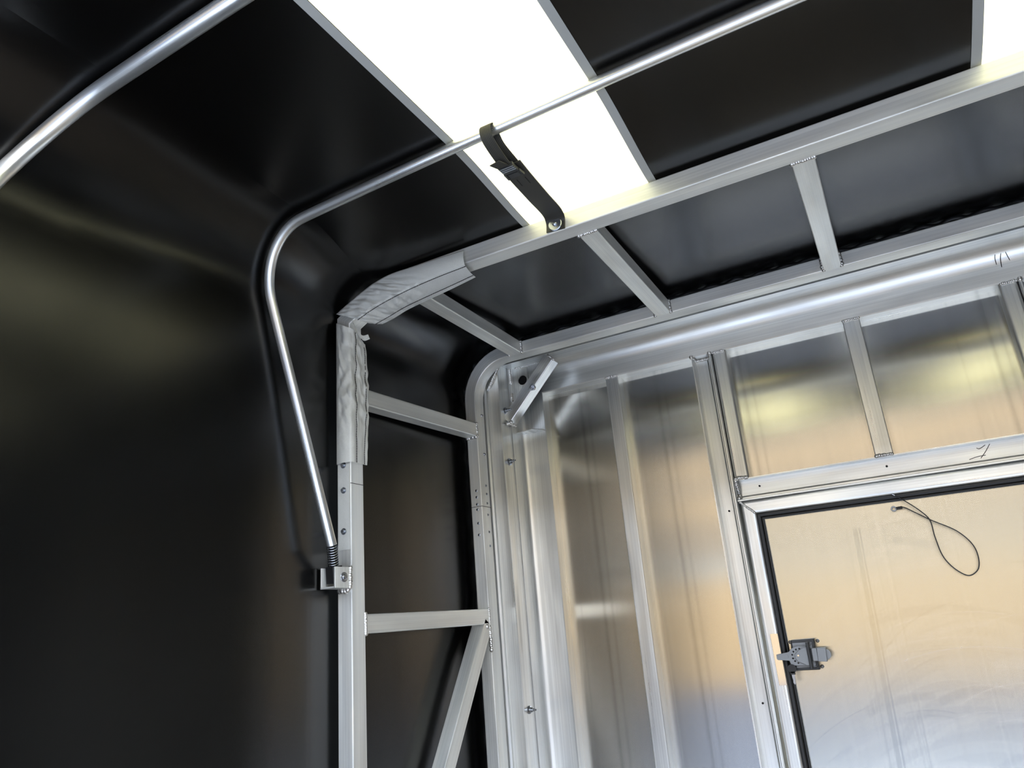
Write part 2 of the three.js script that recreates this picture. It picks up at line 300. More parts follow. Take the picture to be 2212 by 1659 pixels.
  const frame = part('door_jamb', alongPath([V(-0.373, -E, -2.131), V(-0.373, 0.264, -2.131), V(mx(-0.373), 0.264, -2.131), V(mx(-0.373), -E, -2.131)], rrect(0.036, 0.056, 0.009, 4), D(0, 0, 1)), M.extrusion, front, 'rounded inner door frame with a mitred corner');
  part('weld_bead', [weld(V(-0.391, 0.281, -2.104), V(-0.357, 0.248, -2.104), 0.0025)], M.weld, frame);
  part('pencil_mark', [[V(0.359, 0.82, -2.087), V(0.354, 0.80, -2.094), V(0.354, 0.785, -2.0995)], [V(0.373, 0.82, -2.087), V(0.366, 0.80, -2.094), V(0.363, 0.775, -2.0995)], [V(0.377, 0.82, -2.087), V(0.381, 0.80, -2.094), V(0.384, 0.788, -2.0995)]].map((p) => tube(p, 0.0008, 5)), M.thread, front, 'dark pencil strokes');
  // sheets, a little uneven as thin metal is
  const panel = (x0, x1, y0, y1, k) => {
    const g = sheet(Math.ceil((x1 - x0) / 0.03), Math.ceil((y1 - y0) / 0.03), (i, j) => { const x = lerp(x0, x1, i), y = lerp(y0, y1, j), f = Math.sin(Math.PI * i) * Math.sin(Math.PI * Math.min(1, Math.max(0, j))); return [V(x, y, ZP + 0.0011 * f * nz(x * 2.5 + k * 7, y * 3.2, 0.5)), x + k * 0.37, y + k * 0.21]; });
    return part('sheet_panel', g, M.sheet, front);
  };
  const spans = [[-0.966, -0.736], [-0.699, -0.456]];
  let k = 0;
  for (const [a, b] of spans) { panel(a, b, -E, HB, ++k); panel(mx(b), mx(a), -E, HB, ++k); }
  panel(-0.354, -0.027, 0.345, HB, ++k); panel(0.013, mx(-0.354), 0.345, HB, ++k);
  part('backing', new THREE.BoxGeometry(2.36, 2.2, 0.02).translate(XC, -0.2 + E, -2.175), M.frame, front);
  // corner gusset with its hole, welded triangle, shelf lug, fasteners
  const gs = part('corner_gusset', (() => {
    const s = new THREE.Shape([[-1.056, 0.825], [-0.9, 0.825], [-1.056, 0.655]].map((p) => new THREE.Vector2(p[0], p[1] + E)));
    const h = new THREE.Path(); h.absarc(-1.008, 0.775 + E, 0.016, 0, 2 * Math.PI); s.holes.push(h);
    return new THREE.ExtrudeGeometry(s, { depth: 0.004, bevelEnabled: false, curveSegments: 24 }).translate(0, 0, -2.052);
  })(), M.extrusion, front, 'triangular corner plate with a round hole');
  part('gusset_tube', bar(V(-0.884, 0.812, -2.02), V(-1.055, 0.636, -2.02), 0.036, 0.045, D(0, 0, 1), 0.003), M.extrusion, gs);
  part('hole_backing', new THREE.BoxGeometry(0.05, 0.05, 0.003).translate(-1.008, 0.775 + E, -2.062), M.hole, gs);
  part('weld_bead', [weld(V(-1.053, 0.82, -2.047), V(-1.053, 0.775, -2.047), 0.004), weld(V(-1.053, 0.735, -2.047), V(-1.053, 0.675, -2.047), 0.004), weld(V(-1.03, 0.821, -2.047), V(-0.93, 0.821, -2.047), 0.0025), weld(V(-1.05, 0.622, -1.998), V(-1.037, 0.625, -1.998), 0.004), weld(V(-1.045, 0.624, -1.998), V(-1.045, 0.624, -2.04), 0.004), weld(V(-0.885, 0.818, -1.998), V(-0.868, 0.8, -1.998), 0.003)], M.weld, gs);
  part('rivet_nut', [towards(new THREE.CylinderGeometry(0.007, 0.009, 0.012, 16).scale(1, 1, 1), V(-0.948, 0.722, -1.996), D(0.2, -0.3, 1)), ...[-1, 0, 1].map((i) => new THREE.TorusGeometry(0.0075, 0.001, 6, 16).rotateY(Math.PI / 4).translate(-0.948 + i * 0.0025, 0.722 + E + i * 0.0025, -1.99))], M.zinc, gs);
  const tr = new THREE.Shape([[-1.1, 0.823], [-1.04, 0.823], [-1.1, 0.735]].map((p) => new THREE.Vector2(p[0], p[1] + E)));
  const tp = part('corner_triangle', new THREE.ExtrudeGeometry(tr, { depth: 0.004, bevelEnabled: false }).translate(0, 0, -1.9665), M.extrusion, front);
  part('weld_bead', [weld(V(-1.095, 0.806, -1.962), V(-1.046, 0.815, -1.962), 0.0035), weld(V(-1.047, 0.813, -1.962), V(-1.09, 0.745, -1.962), 0.0035)], M.weld, tp);
  part('shelf_lug', (() => { const s = new THREE.Shape([[-1.055, 0], [-0.968, 0], [-0.968, 0.016], [-0.99, 0.05], [-1.055, 0.035]].map((p) => new THREE.Vector2(...p))); for (const x of [-1.03, -0.988]) { const h = new THREE.Path(); h.absarc(x, 0.016, 0.003, 0, 2 * Math.PI); s.holes.push(h); } return new THREE.ExtrudeGeometry(s, { depth: 0.003, bevelEnabled: false }).rotateX(Math.PI / 2).translate(0, 0.606 + E, -2.1); })(), M.frame, front, 'small flat lug with two holes');
  for (const y of [0.667, 0.498, -0.226]) {
    const f = part('fastener', lathe([[0.0001, 0.02], [0.004, 0.0195], [0.0045, 0.011], [0.0065, 0.011], [0.0068, 0.006], [0.011, 0.0035], [0.0115, 0.0005], [0.0115, 0]], V(-1.0565, y, -1.998), D(1, 0, 0.25)), M.zinc, front, 'zinc plated nut and bolt end');
    part('thread_end', lathe([[0.0001, 0.028], [0.0025, 0.027], [0.003, 0.018]], V(-1.0565, y, -1.998), D(1, 0, 0.25), 12), M.zinc, f);
  }
}
const door = structure('door_1', 'plain aluminium door with wipe marks and a black latch', 'door');
{
  const wipes = (base, spread, tint) => {         // wiped-on film in arcs, roller marks down the sheet
    const c = document.createElement('canvas'); c.width = 1024; c.height = 2048; const x = c.getContext('2d'), g = (d, a) => { const v = Math.round(base + d); return `rgba(${v},${v},${Math.round(v * tint)},${a})`; };
    seed = 99; x.fillStyle = g(0, 1); x.fillRect(0, 0, 1024, 2048);
    for (let i = 0; i < 120; i++) { const r = 260 + rnd() * 620, cx = 420 + rnd() * 420, cy = 60 + r + rnd() * 1500, a = -Math.PI / 2 + (rnd() - 0.6) * 1.0, l = 0.25 + rnd() * 0.7; x.strokeStyle = g((rnd() * 2 - 1) * spread, 0.35); x.lineWidth = 3 + rnd() * 34; x.beginPath(); x.arc(cx, cy, r, a - l / 2, a + l / 2); x.stroke(); x.strokeStyle = g((rnd() * 2 - 1) * spread * 1.4, 0.5); x.lineWidth = 1.5 + rnd() * 3; x.beginPath(); x.arc(cx, cy, r + 16, a - l / 2, a + l / 2); x.stroke(); }
    for (let i = 0; i < 300; i++) { const X = rnd() * 1024; x.strokeStyle = g((rnd() * 2 - 1) * spread * 0.7, 0.25); x.lineWidth = 1 + rnd() * 3; x.beginPath(); x.moveTo(X, 0); x.lineTo(X + rnd() * 6, 2048); x.stroke(); }
    for (const [X, w, d] of [[330, 16, -1.1], [346, 6, -1.4], [430, 5, -0.6], [300, 8, -0.5]]) { x.strokeStyle = g(d * spread, 0.5); x.lineWidth = w; x.beginPath(); x.moveTo(X + 14, 90); x.lineTo(X - 40, 1500); x.stroke(); }
    const t = new THREE.CanvasTexture(c); t.wrapS = t.wrapT = THREE.RepeatWrapping; return t;
  };
  const m = M.sheet.clone(); m.roughnessMap = wipes(170, 34, 1); m.roughness = 0.36; m.anisotropy = 0.75;
  m.map = wipes(240, 20, 0.97); m.map.colorSpace = THREE.SRGBColorSpace;
  const g = sheet(28, 60, (i, j) => { const x = lerp(-0.349, mx(-0.349), i), y = lerp(-E + 0.01, 0.242, j); return [V(x, y, -2.13 + 0.0016 * Math.sin(Math.PI * i) * nz(x * 3, y * 2.4, 3.5)), i, j]; });
  part('door_leaf', g, m, door);
  part('gasket', [alongPath([V(-0.350, -E, -2.122), V(-0.350, 0.241, -2.122), V(mx(-0.350), 0.241, -2.122), V(mx(-0.350), -E, -2.122)], rrect(0.012, 0.022, 0.005, 4), D(0, 0, 1)), alongPath([V(-0.3415, -E, -2.127), V(-0.3415, 0.2325, -2.127), V(mx(-0.3415), 0.2325, -2.127), V(mx(-0.3415), -E, -2.127)], rrect(0.007, 0.012, 0.003, 4), D(0, 0, 1))], M.rubber, door, 'black rubber door gasket');
  // paddle latch
  const zl = -2.13, P = (x, y) => new THREE.Vector2(x, y + E);
  const housing = part('latch_housing', [(() => { const s = new THREE.Shape(); const a = [-0.325, -0.0925], b = [-0.2735, -0.0915], c = [-0.2735, -0.161], d = [-0.3325, -0.161]; s.moveTo(...P(...a)); for (const q of [b, c, d]) s.lineTo(...P(...q)); s.closePath(); return new THREE.ExtrudeGeometry(s, { depth: 0.022, bevelSize: 0.003, bevelThickness: 0.003, bevelSegments: 3 }).translate(0, 0, zl); })()], M.darkPlastic, door, 'black latch housing');
  part('face_plate', new THREE.BoxGeometry(0.047, 0.06, 0.003).translate(-0.3005, -0.1265 + E, zl + 0.0255), M.plastic, housing);
  const lever = part('lever', [(() => {
    const s = new THREE.Shape([[-0.3663, -0.1227], [-0.3345, -0.1176], [-0.3275, -0.1105], [-0.3195, -0.1065], [-0.3110, -0.1055], [-0.2920, -0.1062], [-0.2930, -0.1499], [-0.3070, -0.1500], [-0.3335, -0.1490], [-0.3365, -0.1372], [-0.3640, -0.1342], [-0.3665, -0.1325]].map((q) => P(...q)));
    for (const [x, y] of [[-0.3080, -0.1108], [-0.3162, -0.1120], [-0.3235, -0.1168], [-0.3280, -0.1244], [-0.3276, -0.1330], [-0.3238, -0.1398], [-0.3165, -0.1448]]) { const h = new THREE.Path(); h.absarc(x, y + E, 0.0030, 0, 2 * Math.PI); s.holes.push(h); }
    return new THREE.ExtrudeGeometry(s, { depth: 0.004, bevelSize: 0.001, bevelThickness: 0.001, bevelSegments: 2, curveSegments: 10 }).translate(0, 0, zl + 0.033);
  })(), new THREE.BoxGeometry(0.022, 0.007, 0.002).translate(-0.349, -0.1268 + E, zl + 0.0385)], M.plastic, door, 'grey lever plate with a row of holes');
  part('cam_cover', (() => { const s = new THREE.Shape([[-0.2955, -0.1093], [-0.3085, -0.1150], [-0.3188, -0.1235], [-0.3195, -0.1320], [-0.3150, -0.1395], [-0.2956, -0.1497], [-0.2873, -0.1497], [-0.2873, -0.1093]].map((q) => P(...q))); return new THREE.ExtrudeGeometry(s, { depth: 0.004, bevelSize: 0.0015, bevelThickness: 0.002, bevelSegments: 2 }).translate(0, 0, zl + 0.0385); })(), M.plastic, lever);
  part('pivot_pin', towards(new THREE.CylinderGeometry(0.0022, 0.0022, 0.003, 14), V(-0.3120, -0.1262, zl + 0.0455), D(0, 0, 1)), M.polished, lever);
  part('paddle', [bar(V(-0.2850, -0.0955, zl + 0.041), V(-0.2856, -0.1585, zl + 0.041), 0.007, 0.024, D(0, 0, 1), 0.002), bar(V(-0.287, -0.127, zl + 0.031), V(-0.262, -0.127, zl + 0.031), 0.030, 0.014, D(0, 0, 1), 0.002)], M.darkPlastic, door, 'dark paddle across the latch');
  part('grip', [bar(V(-0.266, -0.1268, zl + 0.029), V(-0.246, -0.1282, zl + 0.029), 0.033, 0.022, D(0, 0, 1), 0.002), bar(V(-0.278, -0.1262, zl + 0.0315), V(-0.267, -0.1265, zl + 0.0315), 0.031, 0.022, D(0, 0, 1), 0.002), towards(new THREE.CylinderGeometry(0.012, 0.012, 0.01, 18, 1, false), V(-0.2475, -0.128, zl + 0.024), D(0, 0, 1))], M.plastic, door, 'grey slide grip');
  for (const [x, y] of [[-0.3325, -0.095], [-0.2645, -0.0957], [-0.2655, -0.158]]) {
    const s = part('screw', lathe([[0.0001, 0.0032], [0.0025, 0.003], [0.0046, 0.0012], [0.0048, 0]], V(x, y, zl), D(0, 0, 1), 14), M.zinc, door);
    part('cross_slot', [new THREE.BoxGeometry(0.005, 0.001, 0.001).translate(x, y + E, zl + 0.0032), new THREE.BoxGeometry(0.001, 0.005, 0.001).translate(x, y + E, zl + 0.0032)], M.hole, s);
  }
  for (const [x, y] of [[-0.281, -0.101], [-0.2765, -0.1555]]) part('rivet', new THREE.TorusGeometry(0.0028, 0.0006, 6, 16).translate(x, y + E, zl + 0.0275), M.darkPlastic, door);
  part('strike_plate', [bar(V(-0.3655, -0.0705, -2.102), V(-0.3655, -0.197, -2.102), 0.020, 0.003, D(0, 0, 1), 0.0008)], M.polished, door, 'polished steel strike plate');
}
{
  const k = thing('key', 'small key with round black head hanging at the latch', 'key');
  part('key_head', [towards(new THREE.CylinderGeometry(0.0105, 0.0105, 0.005, 24), V(-0.334, -0.157, -2.089), D(0, 0, 1)), bar(V(-0.334, -0.164, -2.089), V(-0.334, -0.171, -2.089), 0.012, 0.005, D(0, 0, 1), 0.001)], M.rubber, k, 'round black key head');
  part('key_blade', (() => { const s = new THREE.Shape([[-0.3375, -0.168], [-0.3305, -0.168], [-0.3305, -0.176], [-0.3318, -0.179], [-0.3305, -0.182], [-0.332, -0.186], [-0.331, -0.190], [-0.334, -0.195], [-0.337, -0.190], [-0.3362, -0.184], [-0.3372, -0.178]].map((q) => new THREE.Vector2(q[0], q[1] + E))); return new THREE.ExtrudeGeometry(s, { depth: 0.0018, bevelEnabled: false }).translate(0, 0, -2.090); })(), M.zinc, k);
  part('key_stem', towards(new THREE.CylinderGeometry(0.004, 0.004, 0.03, 12), V(-0.334, -0.157, -2.104), D(0, 0, 1)), M.zinc, k);
  settle(k);
  const c = thing('tether_cable', 'thin black cable looped in front of the aluminium door', 'cable');
  const pts = [[-0.0104, 0.2456, -2.108], [0.018, 0.22, -2.106], [0.0432, 0.193, -2.105], [0.0567, 0.1715, -2.105], [0.0587, 0.1279, -2.108], [0.0667, 0.0767, -2.112], [0.0884, 0.0436, -2.114], [0.1096, 0.0306, -2.114], [0.1284, 0.0404, -2.114], [0.1365, 0.058, -2.114], [0.1353, 0.0962, -2.113], [0.1105, 0.1348, -2.112], [0.0587, 0.1712, -2.112], [0.028, 0.1951, -2.114], [0.0054, 0.2113, -2.117], [-0.008, 0.211, -2.119]].map((p) => V(...p));
  part('wire', tube(pts, 0.0013, 8), M.darkPlastic, c);
  part('ring_terminal', new THREE.TorusGeometry(0.0052, 0.0016, 8, 24).translate(-0.0161, 0.2108 + E, -2.12), M.zinc, c, 'bright metal ring end');
  part('crimp', tube([V(0.004, 0.2113, -2.1172), V(-0.004, 0.2112, -2.1186), V(-0.010, 0.211, -2.1195)], 0.003, 8), M.rubber, c);
  part('crimp', tube([V(-0.0125, 0.2475, -2.107), V(-0.006, 0.2415, -2.1075)], 0.0026, 8), M.zinc, c);
  settle(c);
}

// ------------------------------------------------------------------ welded support frame: two hoops and their braces
const cage = thing('support_frame', 'welded square tube aluminium frame of two hoops joined by short braces', 'frame');
const ZN = -1.326, ZE = -1.928;                  // middles of the near and the end hoop
const CI = 1.105 + 0.0;                          // clear half width inside the hoops
{
  const arcPath = (hw, top, r, z, n = 10) => {
    const out = [V(XC - hw, -E, z)];
    for (let k = 0; k <= n; k++) { const a = Math.PI - k * Math.PI / 2 / n; out.push(V(XC - hw + r + r * Math.cos(a), top - r + r * Math.sin(a), z)); }
    for (let k = 0; k <= n; k++) { const a = Math.PI / 2 - k * Math.PI / 2 / n; out.push(V(XC + hw - r + r * Math.cos(a), top - r + r * Math.sin(a), z)); }
    out.push(V(XC + hw, -E, z)); return out;
  };
  const endHoop = part('end_hoop', alongPath(arcPath(CI + 0.0195, 0.8295, 0.134, ZE), rrect(0.039, 0.052, 0.003), D(0, 0, 1)), M.frame, cage, 'bent end hoop beside the front wall');
  const half = [[-1.1305, -E], [-1.1305, 0.766], [-1.06, 0.803], [-1.0, 0.822], [-0.93, 0.831]];
  const nearPts = [...half.map(([x, y]) => V(x, y, ZN)), ...half.slice().reverse().map(([x, y]) => V(mx(x), y, ZN))];
  const nearHoop = part('near_hoop', alongPath(nearPts, rrect(0.041, 0.046, 0.003), D(0, 0, 1)), M.frame, cage, 'nearer hoop of square tube');
  // hoop screws and rivets
  const splice = [];
  for (const y of [0.405, 0.385, 0.363, 0.347, 0.306, 0.271]) splice.push([V(-1.127, y, ZE + 0.026), D(0, 0, 1)]);
  for (const y of [0.422, 0.396, 0.367, 0.332, 0.28, 0.238]) splice.push([V(XC - CI, y, -1.934), D(1, 0, 0)]);
  for (const [p, d] of splice) { const rv = part('rivet', lathe([[0.0001, 0.0022], [0.0026, 0.0018], [0.0042, 0.0005], [0.0042, 0]], p, d, 14), M.zinc, endHoop); part('rivet_core', towards(new THREE.CylinderGeometry(0.0014, 0.0014, 0.0006, 10), p.clone().addScaledVector(d, 0.0022), d), M.hole, rv); }
  for (const y of [0.522, 0.649]) { const s = part('screw', lathe([[0.0001, 0.004], [0.003, 0.004], [0.005, 0.0015], [0.0052, 0]], V(XC - CI, y, -1.936), D(1, 0, 0), 14), M.zinc, endHoop); part('socket', towards(new THREE.CylinderGeometry(0.0016, 0.0016, 0.002, 6), V(XC - CI + 0.0036, y, -1.936), D(1, 0, 0)), M.hole, s); }
  part('splice_line', [new THREE.BoxGeometry(0.0402, 0.0012, 0.0534).translate(XC - CI - 0.0195, 0.356 + E, ZE)], M.hole, endHoop);
  // roof braces
  for (const x of [-0.953, -0.472, -0.018, mx(-0.472), mx(-0.953)]) {
    const b = part('roof_brace', bar(V(x, 0.829, ZN - 0.022), V(x, 0.829, ZE + 0.026), 0.044, 0.039), M.frame, cage);
    part('weld_bead', [weld(V(x - 0.021, 0.8105, ZN - 0.023), V(x + 0.021, 0.8105, ZN - 0.023), 0.003), weld(V(x + 0.0225, 0.811, ZE + 0.027), V(x + 0.0225, 0.846, ZE + 0.027), 0.0035), weld(V(x - 0.0225, 0.811, ZE + 0.027), V(x - 0.0225, 0.846, ZE + 0.027), 0.0035)], M.weld, b);
  }
  // side braces and the diagonal
  for (const s of [-1, 1]) {
    const x = XC + s * (CI + 0.02), xi = XC + s * CI, q = s < 0 ? 1 : -1;
    const u = part('side_brace', bar(V(x, 0.574, ZN - 0.022), V(x, 0.5955, ZE + 0.026), 0.040, 0.0425), M.frame, cage);
    part('weld_bead', [weld(V(xi - q * 0.001, 0.576, ZE + 0.026), V(xi - q * 0.001, 0.616, ZE + 0.026), 0.0035), weld(V(xi - q * 0.035, 0.573, ZE + 0.0275), V(xi - q * 0.004, 0.573, ZE + 0.0275), 0.0045)], M.weld, u);
    const l = part('side_brace', bar(V(x, 0.034, ZN - 0.022), V(x, 0.0355, ZE + 0.026), 0.040, 0.0425), M.frame, cage);
    part('weld_bead', [weld(V(xi, 0.013, ZN - 0.023), V(xi, 0.056, ZN - 0.023), 0.003), weld(V(xi, 0.014, ZE + 0.026), V(xi, 0.056, ZE + 0.026), 0.003)], M.weld, l);
    const dg = part('diagonal_brace', bar(V(x, 0.018, -1.895), V(x, -0.78, ZN - 0.012), 0.040, 0.045, D(0, 0.57, 0.80)), M.frame, cage);
    part('weld_bead', [weld(V(xi - q * 0.036, 0.0085, -1.888), V(xi - q * 0.003, 0.0085, -1.888), 0.005), weld(V(xi, 0.005, ZE + 0.027), V(xi, -0.055, ZE + 0.027), 0.004)], M.weld, dg);
  }
  // second wrap with bolts on the near upright, joint, pivot bracket
  const wp = part('vinyl_patch', sheet(6, 12, (i, j) => [V(lerp(-1.1475, -1.1125, i), lerp(0.197, 0.42, j), ZN + 0.0245 + 0.0004 * nz(i * 3, j * 5)), i * 0.04, j * 0.2]), M.greyVinyl, cage, 'pale grey vinyl patch bolted to the upright');
  for (const y of [0.394, 0.334, 0.239]) {
    const b = part('bolt', lathe([[0.0001, 0.0018], [0.0072, 0.0018], [0.0076, 0.0012], [0.0076, 0]], V(-1.13, y, ZN + 0.0245), D(0, 0, 1), 24), M.zinc, cage, 'hex bolt with washer');
    part('hex_head', towards(new THREE.CylinderGeometry(0.0042, 0.0048, 0.005, 6), V(-1.13, y, ZN + 0.0287), D(0, 0, 1)), M.zinc, b);
  }
  part('tube_joint', new THREE.BoxGeometry(0.0015, 0.0014, 0.046).translate(XC - CI + 0.0 - 0.0005, 0.349 + E, ZN), M.hole, nearHoop);
  const br = part('pivot_bracket', [bar(V(-1.1125, 0.157, -1.276), V(-1.1125, 0.112, -1.276), 0.004, 0.052, D(0, 0, 1), 0.001), bar(V(-1.1515, 0.157, -1.276), V(-1.1515, 0.112, -1.276), 0.004, 0.052, D(0, 0, 1), 0.001), bar(V(-1.153, 0.114, -1.276), V(-1.111, 0.114, -1.276), 0.052, 0.004, D(0, 1, 0), 0.001)], M.frame, cage, 'small U shaped pivot bracket');
  const bolt = part('bolt', lathe([[0.0001, 0.006], [0.004, 0.006], [0.0065, 0.004], [0.0072, 0.0025], [0.0105, 0.002], [0.011, 0]], V(-1.1105, 0.135, -1.278), D(1, 0, 0), 20), M.zinc, br);
  void bolt;
  part('weld_bead', [weld(V(-1.1115, 0.155, -1.3005), V(-1.1115, 0.114, -1.3005), 0.004), weld(V(-1.14, 0.108, -1.301), V(-1.12, 0.108, -1.301), 0.005)], M.weld, br);
  { // wavy rubber seal round the end hoop
    const pts = [], hw = CI + 0.051, top = 0.861, r = 0.162; let L = 0;
    const add = (x, y) => { L += 0.02; const w = 0.004 * Math.sin(L * 95) * smooth(0.3, 0.7, y); pts.push(V(XC + x * (1 + w), y + w, -1.93 + 0.003 * Math.sin(L * 70))); };
    for (let y = -E + 0.02; y < top - r; y += 0.02) add(-hw, y);
    for (let k = 0; k <= 26; k++) { const a = Math.PI - k * Math.PI / 52; add(-hw + r + (r + 0.0045 * Math.sin(k * 1.7)) * Math.cos(a), top - r + (r + 0.0045 * Math.sin(k * 1.7)) * Math.sin(a)); }
    for (let x = -hw + r + 0.02; x < hw - r; x += 0.02) add(x, top);
    for (let k = 0; k <= 12; k++) { const a = Math.PI / 2 - k * Math.PI / 24; add(hw - r + r * Math.cos(a), top - r + r * Math.sin(a)); }
    for (let y = top - r; y > -E; y -= 0.04) add(hw, y);
    const bulb = part('rubber_seal', new THREE.TubeGeometry(new THREE.CatmullRomCurve3(pts), 900, 0.009, 10), M.rubber, cage, 'wavy black rubber seal round the end hoop');
    part('seal_lip', new THREE.TubeGeometry(new THREE.CatmullRomCurve3(pts.map((p) => p.clone().add(D(0.002, -0.002, -0.02)))), 700, 0.008, 8), M.rubber, bulb);
  }
  settle(cage);
}
{ // grey protective sleeve on the near hoop's corner
  const sl = thing('corner_sleeve', 'light grey stitched vinyl sleeve wrapped round the frame corner', 'sleeve');
  const curve = (list, t) => { const c = curve.cache.get(list) ?? new THREE.CatmullRomCurve3(list.map((p) => D(...p)), false, 'chordal'); curve.cache.set(list, c); return c.getPoint(t); };
  curve.cache = new Map();
  const A = [[-0.761, 0.842, -1.298], [-0.896, 0.846, -1.298], [-1.0, 0.8445, -1.298], [-1.045, 0.832, -1.297], [-1.095, 0.812, -1.297], [-1.1485, 0.789, -1.298]];
  const B = [[-0.761, 0.803, -1.298], [-0.83, 0.801, -1.298], [-0.90, 0.796, -1.298], [-0.965, 0.787, -1.297], [-1.03, 0.774, -1.297], [-1.086, 0.757, -1.298]];
  const C = [[-0.768, 0.7985, -1.358], [-0.85, 0.793, -1.368], [-0.93, 0.787, -1.374], [-0.99, 0.781, -1.378], [-1.03, 0.772, -1.38], [-1.06, 0.762, -1.372]];
  const cross = (t, w, fold) => {                // w: 0 back of top .. 1 edge of the flap
    const a = curve(A, t), b = curve(B, t), c = curve(C, t);
    let p;
    if (w < 0.25) p = a.clone().add(D(0, 0.004, -0.05)).lerp(a, w / 0.25);
    else if (w < 0.6) { const k = (w - 0.25) / 0.35; p = a.clone().lerp(b, k); p.z += 0.0045 * Math.sin(Math.PI * k); }
    else { const k = (w - 0.6) / 0.4; p = b.clone().lerp(c, k); p.y -= 0.003 * Math.sin(Math.PI * k); }
    const crump = smooth(0.25, 0.5, t) * smooth(0.2, 0.4, w);
    const f = fold * crump * 1.7 * (0.0038 * nz(t * 22 + w * 5, w * 6, 1.3) + 0.003 * Math.abs(nz(t * 9 - w * 7, w * 3, 6.1)) + 0.0005 * nz(t * 50, w * 14, 2.2));
    p.z += f; p.y -= f * 0.7 * (w > 0.55 ? 1 : 0.2);
    return p;
  };
  const lift = (p) => V(p.x, p.y, p.z);
  const up = part('upper_sleeve', sheet(110, 48, (i, j) => [lift(cross(i, j, 1)), i * 0.4, j * 0.12]), M.greyVinyl, sl);
  const stitch = (f, n, skip) => { const out = []; for (let k = 0; k < n; k++) { if (skip && rnd() < skip) continue; out.push(tube([f(k / n), f((k + 0.45) / n), f((k + 0.86) / n)], 0.0009, 5)); } return out; };
  part('stitching', [...stitch((t) => lift(cross(t, 0.63, 1)).add(D(0, -0.0008, 0.0006)), 60), ...stitch((t) => lift(cross(t, 0.90, 1)).add(D(0, -0.001, 0)), 60)], M.thread, up, 'black seam stitches');
  const low = (t, w) => {                        // t: 0 top .. 1 bottom
    const yTop = w < 0.4 ? lerp(0.772, 0.742, w / 0.4) : lerp(0.742, 0.712, (w - 0.4) / 0.6), y = lerp(yTop, 0.398, t);
    let p;
    if (w < 0.1) p = D(-1.1495, y, lerp(-1.35, -1.299, w / 0.1));
    else if (w < 0.45) { const k = (w - 0.1) / 0.35; p = D(lerp(-1.1495, -1.1055, k), y, -1.2985 + 0.005 * Math.sin(Math.PI * k)); }
    else if (w < 0.6) { const k = (w - 0.45) / 0.15; p = D(-1.1055 + 0.003 * Math.sin(Math.PI * k), y, lerp(-1.2985, -1.318, k)); }
    else { const k = (w - 0.6) / 0.4; p = D(-1.1045 + 0.004 * Math.sin(Math.PI * k) * nz(t * 6, k * 2, 4), y, lerp(-1.318, -1.3565 - 0.009 * Math.sin(Math.PI * Math.pow(t, 0.8)) - 0.002 * nz(t * 12, 3, 3), k)); }
    const crump = smooth(1.02, 0.5, t) * smooth(0.1, 0.25, w), f = crump * 1.7 * (0.0034 * nz(t * 13 + w * 2, w * 7, 9.3) + 0.003 * Math.abs(nz(t * 7 - w * 5, w * 4, 3.1)) + 0.0005 * nz(t * 40, w * 16, 5.2));
    p.z += f * (w < 0.5 ? 1 : 0.3); p.x += f * (w < 0.45 ? 0.1 : 0.9);
    return p;
  };
  const lo = part('lower_sleeve', sheet(48, 110, (i, j) => [lift(low(j, i)), i * 0.12, j * 0.4]), M.greyVinyl, sl);
  part('stitching', [...stitch((t) => lift(low(t, 0.6)).add(D(0.001, 0, 0.0003)), 55), ...stitch((t) => lift(low(0.05 + 0.95 * t, 0.9)).add(D(0.001, 0, 0)), 55, 0.1)], M.thread, lo, 'black seam stitches');
  part('torn_strip', sheet(16, 8, (i, j) => { const p = [[-1.094, 0.752, -1.297], [-1.098, 0.738, -1.315], [-1.095, 0.722, -1.34], [-1.088, 0.728, -1.352]], c = curve(p, i), wv = (j - 0.5) * 0.016; return [V(c.x + 0.003 * nz(i * 5, j * 3, 2), c.y + wv * (1 - 0.3 * i), c.z + wv * 0.35), i * 0.05, j * 0.02]; }), M.greyVinyl, sl);
  settle(sl);
}

